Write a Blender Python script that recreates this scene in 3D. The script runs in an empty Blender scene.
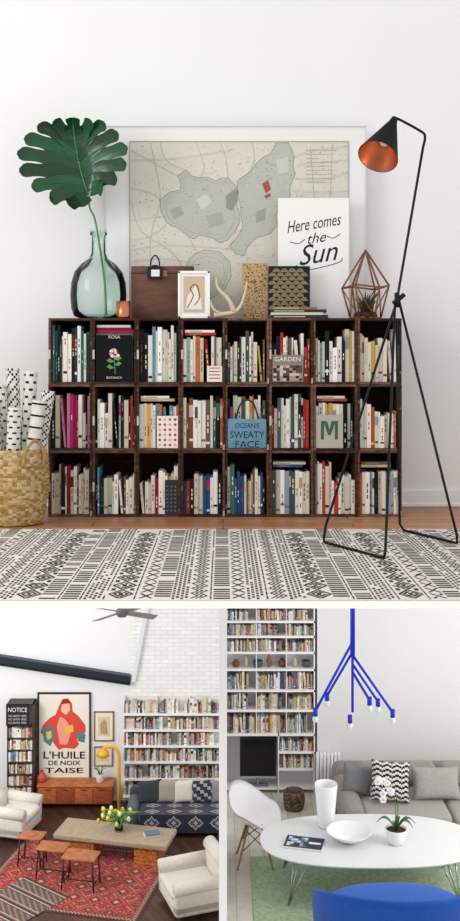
import bpy, math, random
from mathutils import Vector, Matrix
random.seed(7)
R = random.Random(11)
scene = bpy.context.scene
scene.view_settings.view_transform = 'Standard'

def C(h, k=1.0):
    h = h.lstrip('#')
    o = []
    for i in (0, 2, 4):
        v = int(h[i:i+2], 16)/255
        v = v/12.92 if v <= .04045 else ((v+.055)/1.055)**2.4
        o.append(min(1, v*k))
    return (o[0], o[1], o[2], 1)

# ---------------------------------------------------------------- materials
MATS = {}
def mat(name, rough=.6, metal=0, bump=0, bscale=60, var=0, vscale=8, trans=0, ior=1.45, spec=.4, sheen=0):
    m = bpy.data.materials.new(name); m.use_nodes = True
    nt = m.node_tree; b = nt.nodes['Principled BSDF']
    at = nt.nodes.new('ShaderNodeAttribute'); at.attribute_name = 'Col'
    tc = nt.nodes.new('ShaderNodeTexCoord')
    src = at.outputs['Color']
    if var:
        n = nt.nodes.new('ShaderNodeTexNoise'); n.inputs['Scale'].default_value = vscale; n.inputs['Detail'].default_value = 5
        mpn = nt.nodes.new('ShaderNodeMapping')
        if 'wood' in name: mpn.inputs['Scale'].default_value = (1, 1, 3)
        nt.links.new(tc.outputs['Object'], mpn.inputs['Vector'])
        nt.links.new(mpn.outputs[0], n.inputs['Vector'])
        mr = nt.nodes.new('ShaderNodeMapRange')
        mr.inputs['From Min'].default_value = .3; mr.inputs['From Max'].default_value = .7
        mr.inputs['To Min'].default_value = 1-var; mr.inputs['To Max'].default_value = 1+var*.5
        nt.links.new(n.outputs['Fac'], mr.inputs['Value'])
        vm = nt.nodes.new('ShaderNodeVectorMath'); vm.operation = 'SCALE'
        nt.links.new(src, vm.inputs[0]); nt.links.new(mr.outputs['Result'], vm.inputs['Scale'])
        src = vm.outputs[0]
    nt.links.new(src, b.inputs['Base Color'])
    b.inputs['Roughness'].default_value = rough; b.inputs['Metallic'].default_value = metal
    b.inputs['IOR'].default_value = ior
    b.inputs['Specular IOR Level'].default_value = spec
    b.inputs['Transmission Weight'].default_value = trans
    b.inputs['Sheen Weight'].default_value = sheen
    if bump:
        n = nt.nodes.new('ShaderNodeTexNoise'); n.inputs['Scale'].default_value = bscale
        nt.links.new(tc.outputs['Object'], n.inputs['Vector'])
        bp = nt.nodes.new('ShaderNodeBump'); bp.inputs['Strength'].default_value = bump; bp.inputs['Distance'].default_value = .01
        nt.links.new(n.outputs['Fac'], bp.inputs['Height']); nt.links.new(bp.outputs['Normal'], b.inputs['Normal'])
    MATS[name] = m
    return m
mat('matte', .75, spec=.2)
mat('plaster', .9, var=.015, vscale=1.5, bump=.05, bscale=30, spec=.1)
mat('paper', .85, spec=.15)
mat('satin', .4)
mat('gloss', .12)
mat('fabric', .95, bump=.5, bscale=220, var=.12, vscale=40, spec=.1, sheen=.2)
mat('rugweave', .95, bump=.3, bscale=220, var=.06, vscale=6, spec=.05)
mat('shag', 1, bump=1, bscale=60, var=.25, vscale=25, spec=.05)
mat('leaf', .25, var=.2, vscale=12, spec=.5)
mat('wood', .5, var=.35, vscale=9, bump=.15, bscale=40)
mat('roughwood', .75, var=.65, vscale=16, bump=.5, bscale=50, spec=.2)
mat('stone', .6, var=.15, vscale=14, bump=.1)
mat('metal', .3, metal=1)
mat('blackmetal', .45, spec=.3)
mat('straw', .85, var=.3, vscale=50, bump=.6, bscale=90, spec=.1)
def glassmat():   # thin-walled tinted glass
    m = bpy.data.materials.new('glass'); m.use_nodes = True; nt = m.node_tree; nt.nodes.clear()
    out = nt.nodes.new('ShaderNodeOutputMaterial'); mx = nt.nodes.new('ShaderNodeMixShader')
    tr = nt.nodes.new('ShaderNodeBsdfTransparent'); gl = nt.nodes.new('ShaderNodeBsdfGlossy'); fr = nt.nodes.new('ShaderNodeFresnel'); lw = nt.nodes.new('ShaderNodeLayerWeight')
    fr.inputs['IOR'].default_value = 1.3; gl.inputs['Roughness'].default_value = .03; lw.inputs['Blend'].default_value = .3
    cr = nt.nodes.new('ShaderNodeMix'); cr.data_type = 'RGBA'
    cr.inputs[6].default_value = (.93, .985, .965, 1); cr.inputs[7].default_value = (.42, .68, .60, 1)
    nt.links.new(lw.outputs['Facing'], cr.inputs[0]); nt.links.new(cr.outputs[2], tr.inputs['Color'])
    nt.links.new(fr.outputs[0], mx.inputs[0]); nt.links.new(tr.outputs[0], mx.inputs[1]); nt.links.new(gl.outputs[0], mx.inputs[2])
    nt.links.new(mx.outputs[0], out.inputs[0]); MATS['glass'] = m
glassmat()

def planks(name, c1, c2, cm, w, h, rot=0, rough=.45, mort=.004, nv=(.7, 1.25)):
    m = bpy.data.materials.new(name); m.use_nodes = True
    nt = m.node_tree; b = nt.nodes['Principled BSDF']
    tc = nt.nodes.new('ShaderNodeTexCoord'); mp = nt.nodes.new('ShaderNodeMapping')
    mp.inputs['Rotation'].default_value = rot if isinstance(rot, tuple) else (0, 0, rot)
    nt.links.new(tc.outputs['Object'], mp.inputs['Vector'])
    br = nt.nodes.new('ShaderNodeTexBrick'); nt.links.new(mp.outputs[0], br.inputs['Vector'])
    br.inputs['Color1'].default_value = c1; br.inputs['Color2'].default_value = c2; br.inputs['Mortar'].default_value = cm
    br.inputs['Scale'].default_value = 1; br.inputs['Brick Width'].default_value = w; br.inputs['Row Height'].default_value = h
    br.inputs['Mortar Size'].default_value = mort
    n = nt.nodes.new('ShaderNodeTexNoise'); n.inputs['Scale'].default_value = 6; n.inputs['Detail'].default_value = 6
    nt.links.new(mp.outputs[0], n.inputs['Vector'])
    mr = nt.nodes.new('ShaderNodeMapRange'); mr.inputs['To Min'].default_value = nv[0]; mr.inputs['To Max'].default_value = nv[1]
    nt.links.new(n.outputs['Fac'], mr.inputs['Value'])
    vm = nt.nodes.new('ShaderNodeVectorMath'); vm.operation = 'SCALE'
    nt.links.new(br.outputs['Color'], vm.inputs[0]); nt.links.new(mr.outputs['Result'], vm.inputs['Scale'])
    nt.links.new(vm.outputs[0], b.inputs['Base Color'])
    b.inputs['Roughness'].default_value = rough
    bp = nt.nodes.new('ShaderNodeBump'); bp.inputs['Strength'].default_value = .4; bp.inputs['Distance'].default_value = .01
    inv = nt.nodes.new('ShaderNodeMath'); inv.operation = 'SUBTRACT'; inv.inputs[0].default_value = 1
    nt.links.new(br.outputs['Fac'], inv.inputs[1])
    nt.links.new(inv.outputs[0], bp.inputs['Height']); nt.links.new(bp.outputs['Normal'], b.inputs['Normal'])
    MATS[name] = m
planks('floor_oak', C('#b8825a'), C('#a06a42'), C('#5a3820'), 1.6, .14)
planks('floor_dark', C('#5a3c2c'), C('#3f281e'), C('#1c1210'), 1.6, .11, rot=math.radians(60))
planks('floor_pale', C('#d9d4ca'), C('#cbc4b8'), C('#a8a095'), 2.0, .16, rot=math.pi/2)
planks('brick_white', C('#f2f2f0'), C('#eaeae8'), C('#d8d8d6'), .24, .08, rot=(math.pi/2, 0, 0), rough=.9, mort=.006, nv=(.95, 1.03))

# ---------------------------------------------------------------- mesh builder
class MB:
    def __init__(s, m='matte'):
        s.v = []; s.f = []; s.c = []; s.mi = []; s.sm = []; s.mats = []; s.m = m; s.T = [Matrix.Identity(4)]
    def push(s, M): s.T.append(s.T[-1] @ M)
    def pop(s): s.T.pop()
    def add(s, vs, fs, col, smooth=False):
        o = len(s.v); T = s.T[-1]
        s.v += [T @ Vector(p) for p in vs]
        if s.m not in s.mats: s.mats.append(s.m)
        k = s.mats.index(s.m)
        for i, f in enumerate(fs):
            s.f.append([o+j for j in f]); s.mi.append(k); s.sm.append(smooth)
            s.c.append(col(i) if callable(col) else col)
    def box(s, x0, x1, y0, y1, z0, z1, col):
        v = [(x0,y0,z0),(x1,y0,z0),(x1,y1,z0),(x0,y1,z0),(x0,y0,z1),(x1,y0,z1),(x1,y1,z1),(x0,y1,z1)]
        s.add(v, [(0,3,2,1),(4,5,6,7),(0,1,5,4),(1,2,6,5),(2,3,7,6),(3,0,4,7)], col)
    def bbox(s, x0, x1, y0, y1, z0, z1, col, b=.01):   # bevelled box
        cx, cy, cz = (x0+x1)/2, (y0+y1)/2, (z0+z1)/2
        hx, hy, hz = (x1-x0)/2, (y1-y0)/2, (z1-z0)/2
        b = min(b, hx*.9, hy*.9, hz*.9)
        def ring(ax, z):
            pts = []
            for qx, qy, a0 in ((1,1,0),(-1,1,90),(-1,-1,180),(1,-1,270)):
                for a in (0, 30, 60, 90):
                    t = math.radians(a0+a)
                    pts.append((cx+qx*(hx-b)+math.cos(t)*(b-ax), cy+qy*(hy-b)+math.sin(t)*(b-ax), z))
            return pts
        prof = []
        for a in (0, 30, 60, 90):
            t = math.radians(a); prof.append((b-math.sin(t)*b, cz-hz+b-math.cos(t)*b))
        for a in (90, 60, 30, 0):
            t = math.radians(a); prof.append((b-math.sin(t)*b, cz+hz-b+math.cos(t)*b))
        vs = []
        for ins, z in prof: vs += ring(ins, z)
        n = 16; fs = []
        for i in range(len(prof)-1):
            for j in range(n):
                fs.append((i*n+j, i*n+(j+1)%n, (i+1)*n+(j+1)%n, (i+1)*n+j))
        fs.append(tuple(range(n-1, -1, -1))); fs.append(tuple((len(prof)-1)*n+j for j in range(n)))
        s.add(vs, fs, col, True)
    def lathe(s, prof, c, col, n=28, ripple=0, rn=0, smooth=True):
        vs = []; fs = []
        for k, (r, z) in enumerate(prof):
            for j in range(n):
                t = 2*math.pi*j/n
                rr = r*(1+ripple*math.sin(rn*t+(k % 2)*math.pi))
                vs.append((c[0]+rr*math.cos(t), c[1]+rr*math.sin(t), c[2]+z))
        for i in range(len(prof)-1):
            for j in range(n): fs.append((i*n+j, i*n+(j+1)%n, (i+1)*n+(j+1)%n, (i+1)*n+j))
        s.add(vs, fs, col, smooth)
    def tube(s, pts, r, col, n=8, smooth=True, cap=True, r2=None):
        pts = [Vector(p) for p in pts]; vs = []; fs = []; up = None
        L = len(pts)
        for i, p in enumerate(pts):
            d = (pts[min(i+1, L-1)]-pts[max(i-1, 0)]).normalized()
            if up is None:
                up = Vector((0,0,1)) if abs(d.z) < .9 else Vector((1,0,0))
            a = d.cross(up).normalized(); up = a.cross(d).normalized()
            rr = r if r2 is None else r+(r2-r)*i/(L-1)
            for j in range(n):
                t = 2*math.pi*j/n
                vs.append(p+a*math.cos(t)*rr+up*math.sin(t)*rr)
        for i in range(L-1):
            for j in range(n): fs.append((i*n+j, i*n+(j+1)%n, (i+1)*n+(j+1)%n, (i+1)*n+j))
        if cap: fs.append(tuple(range(n-1,-1,-1))); fs.append(tuple((L-1)*n+j for j in range(n)))
        s.add(vs, fs, col, smooth)
    def blob(s, c, h, col, e=.5, n=20, e2=None):   # superellipsoid cushion
        e2 = e if e2 is None else e2
        def p(a, k): return math.copysign(abs(a)**k, a)
        vs = []; fs = []; m = n//2
        for i in range(m+1):
            v = -math.pi/2+math.pi*i/m
            for j in range(n):
                u = 2*math.pi*j/n
                vs.append((c[0]+h[0]*p(math.cos(v), e2)*p(math.cos(u), e), c[1]+h[1]*p(math.cos(v), e2)*p(math.sin(u), e), c[2]+h[2]*p(math.sin(v), e2)))
        for i in range(m):
            for j in range(n): fs.append((i*n+j, i*n+(j+1)%n, (i+1)*n+(j+1)%n, (i+1)*n+j))
        s.add(vs, fs, col, True)
    def pillow(s, w, h, t, col, n=20):   # square cushion in local xz, thickness along y; col(i,j)
        fn = col if callable(col) else (lambda i, j: col)
        for sg in (-1, 1):
            vs = []; fs = []; cs = []
            for j in range(n+1):
                for i in range(n+1):
                    u = i/n*2-1; v = j/n*2-1
                    th = t*((1-u**4)*(1-v**4))**.5
                    pin = 1-.08*(1-v*v)*abs(u)**3; pin2 = 1-.08*(1-u*u)*abs(v)**3
                    vs.append((u*w*pin, sg*th, v*h*pin2))
            for j in range(n):
                for i in range(n):
                    a = j*(n+1)+i; fs.append((a, a+1, a+n+2, a+n+1)); cs.append(fn(i, j))
            s.add(vs, fs, lambda k: cs[k], True)
    def poly(s, pts, col): s.add(pts, [tuple(range(len(pts)))], col)
    def wpoly(s, pts, y, col): s.poly([(a, y, b) for a, b in pts], col)
    def grid(s, o, u, v, nx, ny, fn):
        o = Vector(o); u = Vector(u); v = Vector(v); vs = []; fs = []; cs = []
        for j in range(ny+1):
            for i in range(nx+1): vs.append(o+u*(i/nx)+v*(j/ny))
        for j in range(ny):
            for i in range(nx):
                a = j*(nx+1)+i; fs.append((a, a+1, a+nx+2, a+nx+1)); cs.append(fn(i, j))
        s.add(vs, fs, lambda k: cs[k])
    def text(s, body, x, y, z, size, col, shear=0, offset=0, width=None):
        cu = bpy.data.curves.new('t', 'FONT'); cu.body = body; cu.size = size; cu.align_x = 'CENTER'; cu.shear = shear; cu.offset = offset
        cu.resolution_u = 3
        ob = bpy.data.objects.new('t', cu); scene.collection.objects.link(ob)
        dg = bpy.context.evaluated_depsgraph_get(); dg.update()
        me = bpy.data.meshes.new_from_object(ob.evaluated_get(dg))
        vs = [(q.co.x, q.co.y) for q in me.vertices]; fs = [tuple(p.vertices) for p in me.polygons]
        bpy.data.objects.remove(ob); bpy.data.curves.remove(cu); bpy.data.meshes.remove(me)
        k = 1
        if width and vs:
            w = max(a for a, b in vs)-min(a for a, b in vs); k = width/w
        if vs: s.add([(x+a*k, y, z+b) for a, b in vs], fs, col)
    def obj(s, name):
        me = bpy.data.meshes.new(name)
        lo = Vector([min(p[i] for p in s.v) for i in range(3)]); hi = Vector([max(p[i] for p in s.v) for i in range(3)])
        o = Vector(((lo.x+hi.x)/2, (lo.y+hi.y)/2, lo.z))
        me.from_pydata([p-o for p in s.v], [], s.f)
        for m in s.mats: me.materials.append(MATS[m])
        ca = me.color_attributes.new('Col', 'FLOAT_COLOR', 'CORNER')
        buf = []
        for p, c in zip(me.polygons, s.c): buf += list(c)*p.loop_total
        ca.data.foreach_set('color', buf)
        me.polygons.foreach_set('material_index', s.mi); me.polygons.foreach_set('use_smooth', s.sm)
        me.update()
        ob = bpy.data.objects.new(name, me); ob.location = o; scene.collection.objects.link(ob)
        return ob

def rot_at(p, ax, deg):
    return Matrix.Translation(p) @ Matrix.Rotation(math.radians(deg), 4, ax) @ Matrix.Translation(-Vector(p))
def smooth(pts, n=6):
    pts = [Vector(p) for p in pts]; out = []
    P = [pts[0]]+pts+[pts[-1]]
    for i in range(1, len(P)-2):
        for k in range(n):
            t = k/n; a, b, c, d = P[i-1], P[i], P[i+1], P[i+2]
            out.append(.5*((2*b)+(c-a)*t+(2*a-5*b+4*c-d)*t*t+(3*b-a-3*c+d)*t**3))
    out.append(pts[-1]); return out

# survey helpers: the photo's calibration (focal 1000 px, eye height .95 m)
EYE = .95
def X(c, y): return (c-223)*y/1000
def Z(r, y): return EYE-(r-370)*y/1000

BW = [C(h) for h in ('#f1eee6','#e8e4da','#dcd6c8','#f6f4f0','#cfc8ba','#efe9dc','#e4e0d8','#d8cfbc','#c9bfae')]
BC = [C(h) for h in ('#b23a2e','#c4683e','#23252b','#2d4f7c','#c9a04a','#a5386a','#3d6b5c','#7a5238','#8c9aa8','#1c1c1e','#5f8fa8','#8b1f24','#3a3a3c','#c9b48a','#48545c','#d8b8a0','#a8b8a0','#6a5a4c')]
BL2 = [C(h) for h in ('#a8483e','#c07a4e','#3d5a7c','#c9a45a','#9a4a6a','#4d7264','#9a7250','#8c9aa8','#6f8fa0','#8b3a3c','#4a4a4c','#c9b48a','#68747c','#caa888','#a07a5a','#7a8a9a','#b8a890','#5a4a42')]
def books(mb, x0, x1, yf, z0, hmin, hmax, wmin, wmax, depth, pw=.6, pal=None, gap=0):
    x = x0; hbase = R.uniform(hmin, hmax); end = x1-gap
    dark = C('#2a2626')
    while x < end-wmin:
        w = min(R.uniform(wmin, wmax), end-x)
        if R.random() < .4: hbase = R.uniform(hmin, hmax)
        h = min(hmax, max(hmin*.85, hbase+R.uniform(-.15, .15)*(hmax-hmin)*1.5))
        col = R.choice(BW) if R.random() < pw else R.choice(pal or BC)
        yy = yf+R.uniform(0, depth*.12)
        tilt = 0
        if R.random() < .05 and x+h*.1+w < end: tilt = -6
        if tilt: mb.push(rot_at((x+w, yy, z0), 'Y', -5)); mb.push(Matrix.Translation((h*.09, 0, 0)))
        mb.box(x+.0006, x+w-.0006, yy, yy+depth, z0+(.002 if tilt else 0), z0+h*(.97 if tilt else 1), col)
        lum = sum(col[:3])/3
        lc = (dark if R.random() < .6 else C('#7a7068')) if lum > .3 else C('#efe9dc')
        if R.random() < .25: lc = R.choice(BC)
        k = R.random(); a = .22*w
        if k < .75:
            l = R.uniform(.25, .6)*h; zz = z0+R.uniform(.25, .9)*(h-l)
            n = R.choice((3, 4, 5))
            for q in range(n):
                if R.random() < .75:
                    mb.box(x+w*.38, x+w*.62, yy-.0008, yy, zz+l*q/n, zz+l*(q+.7)/n, lc)
        if k > .6:
            zz = z0+R.uniform(.06, .2)*h
            mb.box(x+a*.4, x+w-a*.4, yy-.001, yy, zz, zz+h*.05, lc)
        if R.random() < .12:
            mb.box(x+.0006, x+w-.0006, yy-.0009, yy, z0+h*.62, z0+h*.86, R.choice(BC))
        if tilt: mb.pop(); mb.pop(); x += h*.1
        x += w

# ================================================================= LIBRARY ROOM (upper)
YW = 6.95
b = MB('plaster'); b.box(-4, 4, YW, YW+.12, -.02, 4.3, C('#eeeeee')); b.obj('wall_back')
b = MB('floor_oak'); b.box(-4, 4, 4.095, YW, -.02, 0, C('#9a6238')); b.obj('floor')
b = MB('matte'); b.box(-4, 4, 4.075, 4.095, -.0215, .004, C('#fbfbfb')); b.obj('trim_1')
b = MB('satin'); b.bbox(-4, 4, YW-.018, YW, 0, .12, C('#e9e9ea'), .006); b.bbox(-4, 4, YW-.026, YW, 0, .03, C('#e9e9ea'), .006); b.obj('baseboard_back')

# rug
b = MB('rugweave'); RY0, RY1 = 4.1, 5.93
b.bbox(-1.9, 2.3, RY0, RY1, 0, .008, C('#e2dbd2'), .003)
b.m = 'matte'; zr = .0088; SC = .8; RYE = RY0+(RY1-RY0)/SC
ink = [C('#302d2a'), C('#3e3a36'), C('#4c4843'), C('#5f5a54')]
def q(x, y, w, l, a=0):
    if R.random() < .05: return
    x *= SC; y = RY0+(y-RY0)*SC; w *= SC*1.1; l *= SC*1.1
    ca, sa = math.cos(a), math.sin(a); pts = []
    for dx, dy in ((-w/2,-l/2),(w/2,-l/2),(w/2,l/2),(-w/2,l/2)):
        px, py = x+dx*ca-dy*sa, y+dx*sa+dy*ca
        if py < RY0+.003 or py > RY1-.003 or px < -1.89 or px > 2.29: return
        pts.append((px, py, zr))
    b.poly(pts, R.choice(ink))
def seg(x0, y0, x1, y1, w):
    n = 3
    for k in range(n):
        xa, ya = x0+(x1-x0)*(k+.08)/n, y0+(y1-y0)*(k+.08)/n; xb, yb = x0+(x1-x0)*(k+.92)/n, y0+(y1-y0)*(k+.92)/n
        q((xa+xb)/2, (ya+yb)/2, math.hypot(xb-xa, yb-ya), w, math.atan2(yb-ya, xb-xa))
cyc = ['bars','line','dots','line','diam','line','x','bars','dots','zig','line','bars','x','dots','line','zig','dots','diam','bars','line']
xx = -2.36; ci = 0
while xx < 2.8:
    t = cyc[ci % len(cyc)]; ci += 1; y = RY0+.03
    if t == 'line':
        for k in range(int((RYE-RY0)/.1)): q(xx+.010, RY0+.05+k*.1, .007, .078)
        xx += .024
    elif t == 'dots':
        while y < RYE:
            for k in range(4): q(xx+.010+.023*k, y+(k % 2)*.03, .013, .034)
            y += .058
        xx += .095
    elif t == 'bars':
        while y < RYE:
            if R.random() < .9: q(xx+.043, y, .078, .026)
            y += .052
        xx += .09
    elif t == 'x':
        while y < RYE-.1:
            seg(xx+.01, y, xx+.075, y+.11, .013); seg(xx+.075, y, xx+.01, y+.11, .013); y += .135
        xx += .085
    elif t == 'zig':
        k = 0
        while y < RYE-.06:
            for o_ in (.006, .03, .054): seg(xx+o_+.036*(k % 2), y, xx+o_+.036*((k+1) % 2), y+.06, .010)
            y += .06; k += 1
        xx += .1
    elif t == 'diam':
        while y < RYE-.2:
            c = xx+.066
            for rr in (1, .6):
                h = .1*rr; w = .062*rr; yc = y+.1
                for sx, sy in ((1,1),(1,-1),(-1,1),(-1,-1)): seg(c+sx*w, yc, c, yc+sy*h, .014)
            q(c, y+.1, .02, .05)
            for sx in (-1, 1): q(c+sx*.05, y, .02, .05)
            y += .21
        xx += .135
b.obj('area_rug')

# bookcase
YF = 6.46; BX0, BX1 = X(48, YF), X(402, YF); NC = 8; NR = 3; BH = Z(318, YF)
cw = (BX1-BX0)/NC; rh = BH/NR; BD = .38
b = MB('roughwood'); woods = [C('#5a3c2e'), C('#452c21'), C('#654636'), C('#3a261d'), C('#755546'), C('#4c3429')]
for r in range(NR):
    for c in range(NC):
        x0 = BX0+c*cw+.001; x1 = x0+cw-.002; z0 = r*rh+.0005; z1 = z0+rh-.001; t = .0145
        yo = R.uniform(0, .010)
        b.box(x0, x0+t, YF+yo, YF+BD, z0, z1, R.choice(woods)); b.box(x1-t, x1, YF+yo, YF+BD, z0, z1, R.choice(woods))
        b.box(x0+t, x1-t, YF+yo, YF+BD, z0, z0+t, R.choice(woods)); b.box(x0+t, x1-t, YF+yo, YF+BD, z1-t, z1, R.choice(woods))
        b.box(x0+t, x1-t, YF+BD-.01, YF+BD, z0+t, z1-t, C('#33221a'))
        for _ in range(3):   # worn pale scuffs on the crate edges
            zz = R.uniform(z0+.02, z1-.06); xs_ = x0 if R.random() < .5 else x1-t
            b.box(xs_+.002, xs_+R.uniform(.005, .012), YF+yo-.0006, YF+yo, zz, zz+R.uniform(.01, .04), C('#8a6c58'))
        b.m = 'satin'
        if R.random() < .5: b.box(x0+.001, x0+t-.001, YF+yo-.002, YF+yo, z0+rh*.38, z0+rh*.52, C('#c9c2b2'))
        if R.random() < .3: b.box(x1-t+.001, x1-.001, YF+yo-.002, YF+yo, z0+.005, z0+.04, C('#a39c8c'))
        b.m = 'roughwood'
b.obj('bookcase')

b = MB('paper')
pals = {(2,0): ['#2e5f66','#1f2a30','#3a3a3c','#e8e4da','#23252b'], (1,0): ['#b2306a','#a8265c','#23252b','#c97a9a','#e0dcd0'],
        (1,2): ['#c4682e','#b23a2e','#d8a23a','#5f8fa8'], (0,3): ['#b23a2e','#2d4f7c','#23252b'], (0,5): ['#48545c','#23252b','#8c9aa8'],
        (2,5): ['#23252b','#3a3a3c','#b23a2e','#6a5a4c'], (2,6): ['#c9a03a','#23252b','#8c9aa8'], (1,5): ['#b23a2e','#23252b','#c94a3a','#48545c'], (1,7): ['#c4682e','#b4502a','#e8e4da'],
        (0,4): ['#23252b','#3d6b5c','#7a5238','#2d4f7c'], (1,1): ['#b23a2e','#23252b','#a8b8a0'], (2,2): ['#5f8fa8','#e8e4da','#23252b'], (0,6):['#8c9aa8','#b23a2e','#d9a93a'],
        (2,4): ['#3a3a3c','#48545c','#7a5238','#c9a03a'], (0,2): ['#d8b8a0','#8b1f24','#c9a03a','#7a5238']}
pws = {(2,0): .3, (1,0): .2, (0,0): .6, (0,6): .65, (0,2): .45, (2,4): .35, (2,7): .7, (0,7): .65, (1,7): .45, (0,3): .4, (0,4): .4, (2,5): .4}
stk = {(1,2), (0,5), (1,6), (2,3), (0,7)}
t = .0145
for r in range(NR):
    for c in range(NC):
        x0 = BX0+c*cw+.001+t; x1 = BX0+(c+1)*cw-.001-t; z0 = r*rh+t+.001
        pal = [C(h) for h in pals[(r, c)]] if (r, c) in pals else None
        if (r, c) == (2, 1):
            b.box(x0+.004, x1-.01, YF+.04, YF+.24, z0, z0+.318, C('#8a8178'))
            for k, h in enumerate(('#a3264a','#7c1f3c','#d4d0c8')):
                b.box(x0+.01, x1-.005-.01*k, YF+.03, YF+.2, z0+.319+k*.017, z0+.335+k*.017, C(h))
            continue
        if (r, c) in stk:
            books(b, x0, x1, YF+.025, z0, .27, .30, .010, .030, .2, pws.get((r, c), .55), pal)
            for k in range(R.choice((2, 3))):
                w_ = R.uniform(.17, .22); b.box(x0+.01, x0+.01+w_, YF+.035, YF+.2, z0+.303+k*.018, z0+.319+k*.018, R.choice(BC+BW))
                b.box(x0+.04, x0+.12, YF+.034, YF+.035, z0+.308+k*.018, z0+.313+k*.018, C('#8a8078'))
            continue
        hi = R.choice((.34, .355, .37))
        books(b, x0, x1, YF+.025, z0, hi-.12, hi, .009, .030, .2, pws.get((r, c), .55), pal, gap=R.choice((0, 0, 0, .012)))
b.obj('books')

def card(c0, c1, r0, zb, y, col, th=.006, m='paper'):
    mb = MB(m); x0, x1 = X(c0, y), X(c1, y); z1 = Z(r0, y)
    mb.box(x0, x1, y, y+th, zb, z1, col)
    return mb, x0, x1, z1
zc = 2*rh+.0165
b, x0, x1, z1 = card(96.2, 132.2, 335, zc, YF+.002, C('#17181a'), .018)
y = YF+.0005; cx = (x0+x1)/2; cz = zc+.19
for k in range(9):
    a = k*.7; rr = .012+.0042*k
    b.wpoly([(cx+rr*math.cos(a)*.7+.012*math.cos(u), cz+rr*math.sin(a)*.7+.012*math.sin(u)) for u in [i*math.pi/3 for i in range(6)]], y+.0003-k*.0001, C('#d98c95') if k % 2 else C('#f0d8d2'))
b.wpoly([(cx-.004, cz-.03), (cx+.002, cz-.03), (cx+.01, zc+.05), (cx+.004, zc+.05)], y, C('#4f8a5a'))
for sx, dz in ((-1, -.06), (1, -.08), (-1, -.1), (1, -.045)):
    b.wpoly([(cx, cz+dz), (cx+sx*.03, cz+dz+.022), (cx+sx*.05, cz+dz+.008), (cx+sx*.025, cz+dz-.008)], y, C('#5f9a62'))
b.text('ROSA', cx, y, zc+.28, .03, C('#d8d2c4')); b.text('BOTANICA', cx, y, zc+.02, .02, C('#d8d2c4'))
b.obj('rose_cover_book')
b, x0, x1, z1 = card(272.5, 303, 355, zc, YF+.004, C('#8e8078'), .016)
b.grid((x0+.006, YF+.003, zc+.006), (x1-x0-.012, 0, 0), (0, 0, .1), 9, 6, lambda i, j: R.choice([C('#3a3230'), C('#a89488'), C('#cbbdb2'), C('#5a4a46')]))
b.text('GARDEN', (x0+x1)/2, YF+.003, z1-.04, .04, C('#f2ece4'), width=(x1-x0)*.85); b.obj('photography_book')
b, x0, x1, z1 = card(207, 222, 366, zc, YF+.006, C('#efe8e2'), .01)
for k in range(4): b.box(x0+.012, x1-.012, YF+.004, YF+.006, zc+.02+k*.022, zc+.026+k*.022, C('#c05048'))
b.obj('greeting_card')
zc = rh+.0165
b, x0, x1, z1 = card(157, 178, 416, zc, YF+.006, C('#efe9e2'), .01)
for i in range(4):
    for j in range(6):
        px, pz = x0+.018+i*.033, zc+.02+j*.033
        b.wpoly([(px+.009*math.cos(u), pz+.009*math.sin(u)) for u in [k*math.pi/4 for k in range(8)]], YF+.005, C('#c23a34') if (i+j) % 3 else C('#e8a09a'))
b.obj('dotted_card')
b = MB('fabric'); y = YF-.004; x0, x1 = BX0+4*cw+.018, BX0+5*cw-.018
b.bbox(x0, x1, y, y+.026, rh+.0155, Z(419, y), C('#6d9bb5'), .01)
b.m = 'matte'
for s_, r_, sz in (("OCEAN'S", 428, .045), ('SWEATY', 438, .062), ('FACE', 447.5, .062)):
    b.text(s_, (x0+x1)/2, y-.001, Z(r_, y), sz, C('#1e2c3c'), width=(x1-x0)*(.62 if s_ != 'SWEATY' else .88))
b.m = 'fabric'
b.tube(smooth([(x0+.05, y+.012, Z(420, y)), (x0+.08, y+.01, Z(405, y)), ((x0+x1)/2, y+.01, Z(400, y)), (x1-.08, y+.01, Z(405, y)), (x1-.05, y+.012, Z(420, y))]), .006, C('#2a3540'))
b.obj('tote_bag')
b, x0, x1, z1 = card(315.8, 343, 415, zc, YF+.006, C('#b9b4a6'), .012)
mc = C('#3c6a55'); mx_ = (x0+x1)/2; mz_ = zc+.055; yv = YF+.005
b.wpoly([(mx_-.055, mz_), (mx_-.035, mz_), (mx_-.035, mz_+.12), (mx_-.055, mz_+.12)], yv, mc)
b.wpoly([(mx_+.035, mz_), (mx_+.055, mz_), (mx_+.055, mz_+.12), (mx_+.035, mz_+.12)], yv, mc)
b.wpoly([(mx_-.04, mz_+.12), (mx_-.01, mz_+.03), (mx_+.01, mz_+.03), (mx_-.015, mz_+.12)], yv-.0003, mc)
b.wpoly([(mx_+.04, mz_+.12), (mx_+.01, mz_+.03), (mx_-.01, mz_+.03), (mx_+.015, mz_+.12)], yv-.0005, mc)
b.obj('monogram_card')
zc = .0165
b, x0, x1, z1 = card(165, 178.3, 480, zc, YF+.006, C('#34383e'), .012)
for k in range(7):
    for j in range(3): b.box(x0+.01+j*.025, x0+.022+j*.025, YF+.005, YF+.006, zc+.02+k*.026, zc+.028+k*.026, C('#6f7680'))
b.obj('notebook')

TOP = BH
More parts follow.
